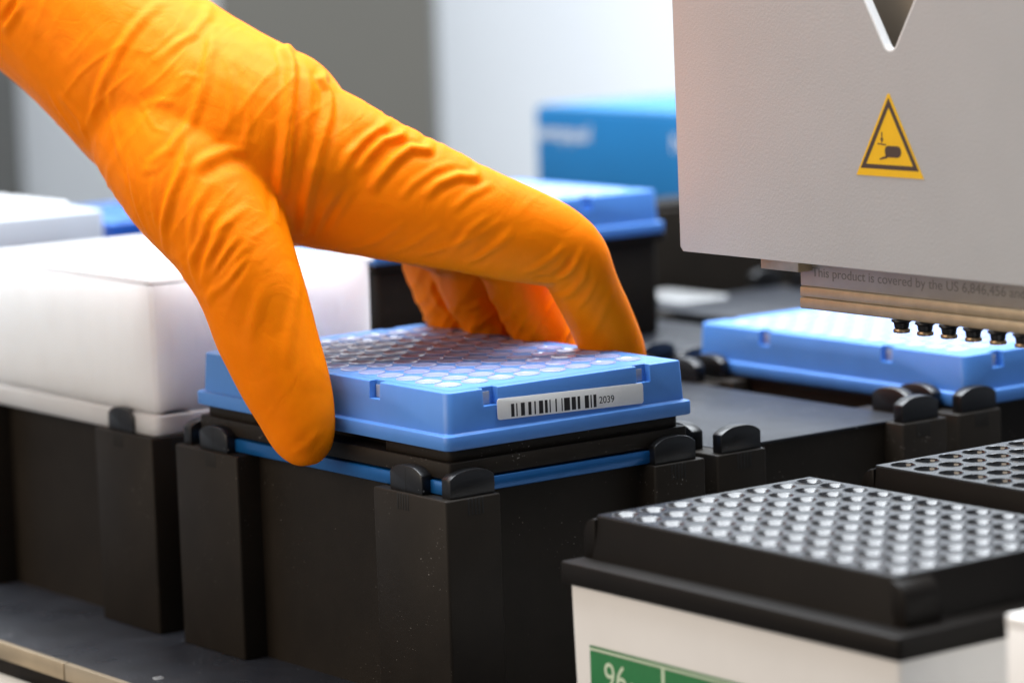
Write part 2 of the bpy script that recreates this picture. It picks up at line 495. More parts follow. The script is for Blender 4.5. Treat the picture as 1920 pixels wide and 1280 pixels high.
# barcode label on the right-hand short face
lab = rbox('label', 0, 51.0, 0, 5.75, 0, 0.14, 0.8, 0.04, 4)
LB = link('label', lab, M['label'], main)
LB.matrix_local = Matrix.Translation((17.8 * MM, 1.22 * MM, 6.45 * MM)) @ Matrix.Rotation(math.radians(1.7), 4, 'Y') @ Matrix.Rotation(math.radians(90 - 3.0), 4, 'X')
bars = [(343, 370), (386, 396), (425, 458), (487, 513), (538, 550), (577, 612), (627, 650), (666, 676), (716, 728), (768, 777),
        (790, 840), (855, 891), (906, 928), (968, 1003), (1017, 1028), (1043, 1068)]
K = 51.0 / 1250.0
bm_ = merged('barcode', [rbox('bar', (a - 230) * K, (b - 230) * K, 0.48, 4.0, 0.145, 0.165, .01, .005, 1) for a, b in bars])
link('barcode', bm_, M['ink'], LB)
tx = link('digits', text_mesh('digits', '2039', 2.75, 1.0), M['ink'], LB, (35.1, 1.35, 0.155))

# ------------------------------------------------------------------ white deep-well plate on the left carrier
dw = thing('deep_well_plate', 'tall translucent white deep-well plate left of the barcoded plate', 'deep-well plate', (-1.5, 148.5, CZ + 0.3))
link('skirt', loft('skirt', [(0, 0, 84, 0, 128, 2), (5.6, 0, 84, 0, 128, 2), (6.2, .6, 83.4, .6, 127.4, 2), (6.3, 1.6, 82.4, 1.6, 126.4, 2)]), M['white'], dw)
def grooved_body(name, zs, x0, x1, y0, y1, d):
    # upright box whose side walls carry shallow grooves every 9 mm
    pts = []
    def side(ax, ay, bx, by, nx, ny):
        L = math.hypot(bx - ax, by - ay); ux, uy = (bx - ax) / L, (by - ay) / L
        pts.append((ax + ux * 1.2, ay + uy * 1.2))
        s = 6.0
        while s < L - 5:
            for ds, dd in ((-.45, 0), (0, d), (.45, 0)): pts.append((ax + ux * (s + ds) + nx * dd, ay + uy * (s + ds) + ny * dd))
            s += 9.0
        pts.append((bx - ux * 1.2, by - uy * 1.2))
    side(x0, y0, x1, y0, 0, 1); side(x1, y0, x1, y1, -1, 0); side(x1, y1, x0, y1, 0, -1); side(x0, y1, x0, y0, 1, 0)
    n = len(pts); cx, cy = (x0 + x1) / 2, (y0 + y1) / 2
    V, F = [], []
    for z, k in zs: V += [(cx + (x - cx) * (1 - k / (x1 - cx)), cy + (y - cy) * (1 - k / (y1 - cy)), z) for x, y in pts]
    for i in range(len(zs) - 1):
        for j in range(n): F.append((i * n + j, i * n + (j + 1) % n, (i + 1) * n + (j + 1) % n, (i + 1) * n + j))
    F.append(tuple(range(n))[::-1]); F.append(tuple(range((len(zs) - 1) * n, len(zs) * n)))
    return new_mesh(name, V, F)
link('body', grooved_body('body', [(6.25, 0.3), (44.9, 0.2), (45.6, 0.25), (46.28, 0.3)], 1.4, 82.6, 1.4, 126.6, 0.06), M['white'], dw)
for a_ in ((0.7, 83.3, 0.7, 3.0), (0.7, 83.3, 125.0, 127.3), (0.7, 3.0, 3.02, 124.98), (81.0, 83.3, 3.02, 124.98)):
    link('rim', rbox('rim', *a_, 45.6, 47.1, .5, .35), M['white'], dw)

# far white rack of capped tubes, on a black stand
ws = thing('rack_stand', 'black stand under the far white capped rack', 'stand', (15, 350, DZ))
link('body', rbox('body', 4, 82, 4, 124, 0, 84, 2, 1), M['black'], ws)
wr = thing('capped_rack', 'white rack with rows of white caps at the left edge', 'rack', (15, 350, 11.0))
link('body', rbox('body', 0, 86, 0, 128, 0, 26.0, 2, 0.8), M['rack_white'], wr)
CAP = lathe('cap', [(3.9, 0), (3.9, 2.4), (3.5, 2.9), (0, 3.0)], 16)
for i in range(8):
    for j in range(12): link('cap', CAP, M['white'], wr, (11.5 + 9 * i, 14.5 + 9 * j, 26.0))
link('latch', rbox('latch', 70, 82, -2.4, 0, 6, 13, 1, 0.5), M['white_box'], wr)

# tall black stand under the rear blue plate, and the block beside it
st = thing('plate_stand', 'tall black stand under the blurred blue plate', 'stand', (121, 205, CZ + .25))
link('body', rbox('body', 2, 126, 3, 84, 0, 33.8, 2, 1), M['black'], st)
link('top_ledge', rbox('top_ledge', -1, 129, 1, 87, 33.8, 36.6, 2, .6), M['black'], st)
bb = thing('black_block', 'blurred black block right of the tall black stand', 'block', (296, 318, DZ))
link('body', rbox('body', -30, 190, 0, 26, 0, 91.7, 2, 1), M['black'], bb)
link('lid', rbox('lid', -27, 186, 3, 23, 91.7, 93.7, 2, .5), M['rack_black'], bb)
link('locating_pin', lathe('locating_pin', [(4.6, 0), (4.8, 5), (4.2, 8), (2.5, 9.6), (0, 10)], 24), M['white'], None, (163, 243, CZ - .0),
     label='small blurred white pin behind the plate near the fingertips', category='pin')
link('white_card', rbox('white_card', 0, 24, 0, 36, 0, 0.7, 1, .2), M['white'], None, (308, 268, CZ + 0.3),
     label='small blurred white card on the dark carrier', category='card')

# blue carton in the background
cb = thing('glove_carton', 'blurred blue carton with white lettering in the background', 'carton', (472, 350, -40))
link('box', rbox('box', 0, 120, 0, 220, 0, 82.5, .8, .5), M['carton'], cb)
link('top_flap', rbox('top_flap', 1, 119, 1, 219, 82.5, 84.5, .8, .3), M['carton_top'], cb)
def lettering(body, size, y, z, parent, xs=1.0):
    o = link('lettering', text_mesh('lettering', body, size, xs), M['white_box'], parent)
    o.matrix_local = Matrix.Translation((-0.1 * MM, y * MM, z * MM)) @ Matrix.Rotation(math.radians(-90), 4, 'Z') @ Matrix.Rotation(math.radians(90), 4, 'X')
    return o
lettering('sempqual', 11.0, 219.0, 68.5, cb, 1.0)
lettering('N', 12.0, 117.0, 66.0, cb)

# ------------------------------------------------------------------ black 96-position racks on white boxes
RACK_TOP = perforated_top('deck_sheet', 8, 12, 9.0, 0, 0, -5.2, 68.2, -5.2, 104.2, 3.75, 0.0)
TIP = lathe('tip_mouth', [(3.85, -0.05), (3.82, 0.08), (3.7, 0.13), (3.5, 0.10), (3.36, -0.05), (3.22, -0.35), (3.1, -0.9), (3.0, -1.8), (2.7, -4.5), (2.4, -6.0), (0, -6.2)], 28, 50, False)
CUP = lathe('tip_mouth', [(3.85, -0.05), (3.82, 0.08), (3.7, 0.13), (3.5, 0.08), (3.3, -0.12), (2.85, -0.50), (2.3, -0.92), (1.6, -1.28), (0.8, -1.48), (0, -1.52)], 28, 50, False)
def make_rack(label, a1, zbot, green):
    # a1: position of the corner hole at the far left; local y runs towards the viewer's right (negative world y)
    x, y, z = a1
    t = thing('tip_rack', label, 'tip rack', (x, y - 99.0, z), 0, 'black 96-position racks')
    link('deck_sheet', RACK_TOP, M['rack_top'], t)
    e = 5.2
    V, F = [], []
    wall = loft('side_wall', [(-14.0, -7.2, 70.2, -7.2, 106.2, 2.0), (-1.0, -e - .55, 63 + e + .55, -e - .55, 99 + e + .55, 1.6), (-0.35, -e - .4, 63 + e + .4, -e - .4, 99 + e + .4, 1.5), (-0.08, -e - .1, 63 + e + .1, -e - .1, 99 + e + .1, 1.3)])
    bm = bmesh.new(); bm.from_mesh(wall)
    up = [f for f in bm.faces if f.normal.z > 0.9 and len(f.verts) > 8]
    bmesh.ops.delete(bm, geom=up, context='FACES_ONLY'); bm.to_mesh(wall); bm.free()
    link('side_wall', wall, M['rack_black'], t)
    link('under_sheet', rbox('under_sheet', -5, 68, -5, 104, -9.5, -8.0, 1, .1), M['rack_black'], t)
    for sx in (0, 1):
        for sy in (0, 1):
            n = 8; prof = [(0, -12.0)] + [(0, -0.8)] + [(5.0 * math.sin(math.pi / 2 * k / n), -5.8 + 5.0 * math.cos(math.pi / 2 * k / n)) for k in range(1, n + 1)] + [(5.0, -12.0)]
            if sy == 0: prof = [(-u - 4.6, v) for u, v in prof]
            else: prof = [(u + 103.6, v) for u, v in prof]
            x0 = -6.6 if sx == 0 else 58.0
            link('ear', prism('ear', prof, 'x', x0, x0 + 11.6, 0.5), M['rack_gloss'] if 'rack_gloss' in M else M['rack_black'], t)
    link('flange', rbox('flange', -14.2, 74.8, -15.2, 109.0, -17.0, -11.3, 1.2, .5), M['rack_black'], t)
    for i in range(8):
        for j in range(12): link('tip_mouth', CUP if green else TIP, M['cup'] if green else M['tip_black'], t, (9 * i + rng.normal(0, .06), 9 * j + rng.normal(0, .06), rng.normal(-.02, .05)))
    b = link('box', loft('box', [(zbot - z, -11.6, 72.2, -12.6, 106.4, 1.2), (-17.0, -12.4, 73.0, -13.4, 107.2, 1.2)]), M['white_box'], t)
    if green:
        g = link('green_label', rbox('green_label', -0.10, 0.02, 0, 86, -26, 0, .02, .01, 1), M['green'], t, (-12.42, 9.0 + 4.6, -33.3))
        gx = -0.16
        link('label_rule', rbox('label_rule', gx, -0.1, 0, 86, 0.15, 0.75, .01, .01, 1), M['pale_print'], g)
        link('label_rule', rbox('label_rule', gx, -0.1, 0, 86, 0.75, 1.35, .01, .01, 1), M['green'], g)
        link('label_rule', rbox('label_rule', gx, -0.1, 56.6, 57.6, -26, 0.1, .01, .01, 1), M['pale_print'], g)
        for body, size, yy, zz in (('96', 10.2, 80.6, -9.1), ('pcs', 5.6, 70.2, -8.4)):
            o = link('lettering', text_mesh('lettering', body, size, 0.92), M['pale_print'], g)
            o.matrix_local = Matrix.Translation((-0.13 * MM, yy * MM, zz * MM)) @ Matrix.Rotation(math.radians(-90), 4, 'Z') @ Matrix.Rotation(math.radians(90), 4, 'X')
    return t
make_rack('black rack on a white box with the green label', (13.0, -58.5, -10.9), DZ, True)
make_rack('black rack under the pipetting nozzles at the right edge', (103.2, -66.4, -9.0), DZ, False)
wb = thing('white_box', 'white box cut off at the lower right corner', 'box', (5, -320, DZ))
link('body', rbox('body', 0, 86, 0, 120, 0, 58.5, .6, .4), M['white_box'], wb)
link('rim', rbox('rim', -0.12, 86.12, -0.12, 120.12, 57.0, 59.6, .6, .3), M['white_box'], wb)

# ------------------------------------------------------------------ pipetting head
hd = thing('pipetting_head', 'beige pipetting head with warning sticker and a row of black nozzles', 'pipetting head', (88.0, 0, 45.6))
# panel: y to the left, z up; V opening in the upper edge with a rounded tip
tip_y, tip_z, rt_ = -77.6 - 2.3, 60.6, 3.1
def vnotch(dx):
    pts = []
    sl, sr = math.radians(26.5), math.radians(24.5)
    for k in range(9):
        a = math.pi + (math.pi - sl - sr) * (k / 8) + sl
        pts.append((tip_y - rt_ * math.cos(a) * -1, tip_z + rt_ * math.sin(a)))
    return pts
arc = [(tip_y + rt_ * math.cos(t), tip_z + rt_ * math.sin(t)) for t in [math.radians(a) for a in np.linspace(-31, -149, 9)]]
zt = 110.0
yl = arc[0][0] + (zt - arc[0][1]) * math.tan(math.radians(31)); yr = arc[-1][0] - (zt - arc[-1][1]) * math.tan(math.radians(31))
outline = [(6.2, 1.2), (5.0, 0.0), (-190, 0.0), (-190, zt), (yr, zt)] + arc[::-1] + [(yl, zt), (7.6, zt)]
panel = prism('panel', outline, 'x', 0.0, 2.6)
link('panel', panel, M['panel'], hd)
link('side_return', rbox('side_return', 0.8, 60, 5.4, 7.0, 3.6, zt, .4, .3), M['panel'], hd)
link('corner_bump', lathe('corner_bump', [(0.1, -1.3), (1.0, -1.2), (1.4, -.6), (1.4, 1.2), (1.0, 1.8), (0.1, 2.0)], 16), M['panel_edge'], hd, (1.6, 5.6, 2.2))
vrim = [(arc[0][0] + .0, arc[0][1])]
link('notch_rim', prism('notch_rim', [(yl, zt)] + arc + [(yr, zt)] + [(yr + 0.6, zt)] + [(tip_y + (rt_ - .5) * math.cos(t), tip_z + (rt_ - .5) * math.sin(t)) for t in [math.radians(a) for a in np.linspace(-149, -31, 9)]] + [(yl - 0.6, zt)], 'x', 0.15, 2.75), M['panel_edge'], hd)
link('inner_body', rbox('inner_body', 14.2, 66, -188, -24, 6, 108, 1, .5), M['head_dark'], hd)
link('text_plate', rbox('text_plate', 14.0, 20, -180, -28.2, -8.6, 6.0, .3, .2), M['steel'], hd)
link('bar', rbox('bar', 13.4, 22, -180, -28.5, -11.6, -8.7, .4, .35), M['brass'], hd)
link('bar', rbox('bar', 13.0, 22, -180, -28.8, -14.8, -11.7, .4, .35), M['brass'], hd)
link('bracket', rbox('bracket', 9.0, 15.0, -33.0, -17.4, -4.2, 6.0, .3, .2), M['brass'], hd)
tm = text_mesh('engraving', 'This product is covered by the US 6,846,456 and', 3.7, 1.10)
to = link('engraving', tm, M['engraved'], hd)
to.matrix_local = Matrix.Translation((13.98 * MM, -33.0 * MM, -5.7 * MM)) @ Matrix.Rotation(math.radians(-90), 4, 'Z') @ Matrix.Rotation(math.radians(90), 4, 'X')
NZ = lathe('nozzle', [(1.25, 0.4), (1.25, -0.9), (2.75, -1.0), (2.8, -1.45), (2.15, -1.9), (1.95, -3.2), (1.75, -3.4), (1.7, -4.6), (0, -4.7)], 24)
NR = lathe('ring', [(1.72, -3.45), (2.2, -3.5), (2.3, -3.9), (2.2, -4.5), (1.72, -4.62)], 24)
for k in range(8):
    n_ = link('nozzle', NZ, M['black_gloss'], hd, (19.3, -62.5 - 9 * k, -14.8))
    link('ring', NR, M['bronze'], n_)
# warning sticker
sk = link('warning_sticker', prism('warning_sticker', [(-12.6, 0), (12.6, 0), (0.35, 21.6), (-0.35, 21.6)], 'x', -0.12, 0.0), M['yellow'], hd, (-0.03, -79.2, 25.0))
def tri(s, cz): return [(-10.9 * s, cz - 6.0 * s), (10.9 * s, cz - 6.0 * s), (0, cz + 12.7 * s)]
o_, i_ = tri(1.0, 7.9), tri(0.80, 7.9)
V = [(-0.15, *q) for q in o_] + [(-0.15, *q) for q in i_]
link('border', new_mesh('border', V, [(0, 1, 4, 3), (1, 2, 5, 4), (2, 0, 3, 5)]), M['sticker_ink'], sk)
sym = []
hand_blob = [(2.6 * math.cos(a) * (1.25 if math.cos(a) < 0 else 1.1) - 1.2, 1.75 * math.sin(a) + 6.6 + 0.25 * math.sin(3 * a)) for a in np.linspace(0, 2 * math.pi, 24, endpoint=False)]
sym.append(prism('s', hand_blob, 'x', -0.17, -0.13))
sym.append(prism('s', [(0.8, 5.6), (3.6, 4.7), (3.6, 4.3), (0.6, 4.9)], 'x', -0.17, -0.13))
sym.append(prism('s', [(1.2, 8.1), (4.3, 8.4), (4.3, 8.7), (1.2, 8.5)], 'x', -0.17, -0.13))
sym.append(prism('s', [(2.7, 8.6), (2.1, 10.0), (2.5, 10.0), (2.5, 11.6), (2.9, 11.6), (2.9, 10.0), (3.3, 10.0)], 'x', -0.17, -0.13))
link('pictogram', merged('pictogram', sym), M['sticker_ink'], sk)

# ------------------------------------------------------------------ gloved hand: one continuous skin
HAND_SECTIONS = {
    'arm': [
        (-17.66, 244.81, 155.85, 0.59, -0.32, 0.75, 35.73, 34),
        (-15.67, 211.57, 140.36, 0.58, -0.31, 0.75, 33.95, 34),
        (-13.73, 182.59, 127.31, 0.6, -0.33, 0.73, 30.69, 33),
        (-11.2, 156.71, 112.81, 0.63, -0.35, 0.69, 28.58, 31),
        (-7.53, 135.01, 98.19, 0.61, -0.34, 0.71, 28.82, 29),
        (-2.35, 120.52, 88.12, 0.56, -0.29, 0.78, 30.17, 29),
        (2.91, 106.32, 80.04, 0.46, -0.2, 0.87, 31.18, 30),
        (11.75, 94.93, 74.62, 0.39, -0.14, 0.91, 29.55, 29),
        (19.89, 85.38, 69.5, 0.37, -0.12, 0.92, 22.73, 24),
        (29.28, 74.98, 64.96, 0.34, -0.1, 0.93, 15.94, 17),
        (37.45, 65.58, 60.8, 0.35, -0.1, 0.93, 9.17, 9),
    ],
    'thumb': [
        (-8.73, 125.07, 86.53, 0.75, -0.5, 0.43, 23.33, 22),
        (-13.01, 101.39, 69.6, 0.75, -0.49, 0.46, 21.64, 22),
        (-13.74, 84.37, 55.54, 0.75, -0.49, 0.44, 17.6, 19),
        (-13.76, 73.22, 41.96, 0.78, -0.53, 0.33, 15.23, 15.5),
        (-13.29, 66.79, 28.6, 0.79, -0.54, 0.3, 14.29, 12.5),
        (-11.69, 60.78, 15.3, 0.78, -0.53, 0.32, 12.77, 11),
        (-10.05, 57.27, 5.7, 0.79, -0.55, 0.28, 10.98, 10),
        (-9.6, 55.02, -1.78, 0.8, -0.57, 0.19, 8.9, 8.8),
        (-9.73, 53.8, -5.84, 0.8, -0.59, 0.12, 6.52, 7),
        (-9.78, 53.38, -8.49, 0.8, -0.59, 0.08, 2.97, 3.5),
    ],
    'index': [
        (6.16, 100.02, 79.75, 0.42, -0.17, 0.89, 23.39, 15),
        (17.17, 83.95, 71.31, 0.4, -0.15, 0.91, 23.27, 14),
        (27.06, 71.74, 65.76, 0.36, -0.11, 0.93, 20.75, 13),
        (37.48, 60.42, 60.31, 0.35, -0.11, 0.93, 18.12, 12),
        (47.3, 50.92, 55.59, 0.34, -0.1, 0.93, 15.82, 11.5),
        (58.33, 43.05, 50.82, 0.35, -0.1, 0.93, 14.01, 10.8),
        (66.81, 38.52, 46.97, 0.43, -0.17, 0.89, 12.51, 10.4),
        (72.48, 36.05, 42.78, 0.68, -0.41, 0.6, 11.01, 9.9),
        (77.82, 36.8, 33.72, 0.76, -0.51, 0.4, 9.84, 9.2),
        (83.93, 38.19, 24.44, 0.77, -0.52, 0.38, 9.59, 8.8),
        (87.88, 38.98, 16.91, 0.78, -0.53, 0.33, 9.48, 8.6),
        (90.3, 38.57, 10.4, 0.79, -0.55, 0.27, 8.87, 8.2),
        (91.46, 38.01, 4.81, 0.8, -0.57, 0.18, 6.7, 7),
        (91.49, 37.46, 1.7, 0.8, -0.59, 0.11, 3.74, 4.5),
    ],
    'middle': [
        (7.66, 105.72, 80.05, 0.42, -0.17, 0.89, 23.39, 22.5),
        (20.67, 97.25, 72.01, 0.4, -0.15, 0.91, 23.27, 21),
        (32.06, 90.74, 66.76, 0.36, -0.11, 0.93, 20.75, 19.5),
        (42.48, 79.42, 61.31, 0.35, -0.11, 0.93, 18.12, 18),
        (52.06, 71.58, 56.36, 0.34, -0.1, 0.93, 15.82, 17.25),
        (62.52, 67.64, 51.06, 0.35, -0.1, 0.93, 14.01, 16.2),
        (70.32, 67.8, 46.59, 0.43, -0.17, 0.89, 12.51, 15.6),
        (75.42, 69.27, 41.86, 0.68, -0.41, 0.6, 11.01, 14.85),
        (80.52, 71.67, 32.58, 0.76, -0.51, 0.4, 9.84, 13.8),
        (86.62, 73.06, 23.3, 0.77, -0.52, 0.38, 9.59, 13.2),
        (90.57, 73.86, 15.77, 0.78, -0.53, 0.33, 9.48, 12.9),
        (93, 73.44, 9.26, 0.79, -0.55, 0.27, 8.87, 12.3),
        (94.15, 72.88, 3.67, 0.8, -0.57, 0.18, 6.7, 10.5),
        (94.19, 72.33, 0.56, 0.8, -0.59, 0.11, 3.74, 6.75),
    ],
    'ring': [
        (8.86, 111.42, 79.75, 0.42, -0.17, 0.89, 22.92, 22.79),
        (23.47, 110.55, 71.31, 0.4, -0.15, 0.91, 22.8, 21.27),
        (36.06, 109.74, 65.76, 0.36, -0.11, 0.93, 20.34, 19.75),
        (46.48, 98.42, 60.31, 0.35, -0.11, 0.93, 17.76, 18.23),
        (55.65, 91.17, 54.4, 0.34, -0.1, 0.93, 15.5, 17.47),
        (65.11, 88.67, 49.2, 0.35, -0.1, 0.93, 13.73, 16.41),
        (71.73, 90.53, 44.83, 0.43, -0.17, 0.89, 12.26, 15.8),
        (75.83, 93.43, 40.2, 0.68, -0.41, 0.6, 10.79, 15.04),
        (80.52, 96.43, 30.96, 0.76, -0.51, 0.4, 9.64, 13.97),
        (86.62, 97.82, 22.68, 0.77, -0.52, 0.38, 9.4, 13.37),
        (90.57, 98.61, 15.15, 0.78, -0.53, 0.33, 9.29, 13.06),
        (93, 98.2, 8.64, 0.79, -0.55, 0.27, 8.7, 12.46),
        (94.15, 97.64, 3.05, 0.8, -0.57, 0.18, 6.57, 10.63),
        (94.19, 97.09, -0.06, 0.8, -0.59, 0.11, 3.67, 6.84),
    ],
    'little': [
        (10.66, 115.62, 80.65, 0.42, -0.17, 0.89, 21.05, 20.25),
        (27.67, 120.35, 73.41, 0.4, -0.15, 0.91, 20.94, 18.9),
        (42.06, 123.74, 68.76, 0.36, -0.11, 0.93, 18.68, 17.55),
        (52.48, 112.42, 63.31, 0.35, -0.11, 0.93, 16.31, 16.2),
        (61.02, 105.72, 61.08, 0.34, -0.1, 0.93, 14.24, 15.52),
        (69, 104.52, 55.12, 0.35, -0.1, 0.93, 12.61, 14.58),
        (73.84, 107.95, 49.85, 0.43, -0.17, 0.89, 11.26, 14.04),
        (76.46, 112.16, 44.45, 0.68, -0.41, 0.6, 9.91, 13.37),
        (80.52, 115.7, 34.89, 0.76, -0.51, 0.4, 8.85, 12.42),
        (86.62, 117.1, 22.61, 0.77, -0.52, 0.38, 8.63, 11.88),
        (90.57, 117.89, 15.09, 0.78, -0.53, 0.33, 8.53, 11.61),
        (93, 117.47, 8.57, 0.79, -0.55, 0.27, 7.99, 11.07),
        (94.15, 116.92, 2.98, 0.8, -0.57, 0.18, 6.03, 9.45),
        (94.19, 116.36, -0.12, 0.8, -0.59, 0.11, 3.37, 6.07),
    ],
}


def tube(bm, S, n=28):
    S = np.array(S, float)
    # refine sections with Catmull-Rom
    out = []
    for i in range(len(S) - 1):
        p0, p1, p2, p3 = S[max(i - 1, 0)], S[i], S[i + 1], S[min(i + 2, len(S) - 1)]
        for t in np.linspace(0, 1, 5)[:-1]:
            out.append(0.5 * ((2 * p1) + (-p0 + p2) * t + (2 * p0 - 5 * p1 + 4 * p2 - p3) * t * t + (-p0 + 3 * p1 - 3 * p2 + p3) * t ** 3))
    out.append(S[-1]); S = np.array(out)
    rings = []
    for i, s in enumerate(S):
        c = s[:3]; tg = S[min(i + 1, len(S) - 1), :3] - S[max(i - 1, 0), :3]; tg /= np.linalg.norm(tg)
        e1 = s[3:6] - tg * (s[3:6] @ tg); e1 /= np.linalg.norm(e1)
        e2 = np.cross(tg, e1)
        r = []
        for k in range(n):
            a = 2 * math.pi * k / n
            r.append(bm.verts.new((c + e1 * s[6] * math.cos(a) + e2 * s[7] * math.sin(a)) * MM))
        rings.append(r)
    for a, b in zip(rings, rings[1:]):
        for k in range(n): bm.faces.new((a[k], a[(k + 1) % n], b[(k + 1) % n], b[k]))
    bm.faces.new(rings[0][::-1]); bm.faces.new(rings[-1])

def build_hand(voxel=0.75):
    bm = bmesh.new()
    for name, S in HAND_SECTIONS.items(): tube(bm, S)
    bmesh.ops.recalc_face_normals(bm, faces=bm.faces)
    me = bpy.data.meshes.new('hand_raw'); bm.to_mesh(me); bm.free()
    o = bpy.data.objects.new('tmp_h', me); COL.objects.link(o)
    rm = o.modifiers.new('r', 'REMESH'); rm.mode = 'VOXEL'; rm.voxel_size = voxel * MM; rm.use_smooth_shade = True
    sm = o.modifiers.new('s', 'SMOOTH'); sm.factor = 0.5; sm.iterations = 26
    dg = bpy.context.evaluated_depsgraph_get()
    out = bpy.data.meshes.new_from_object(o.evaluated_get(dg))
    bpy.data.objects.remove(o)
    return out

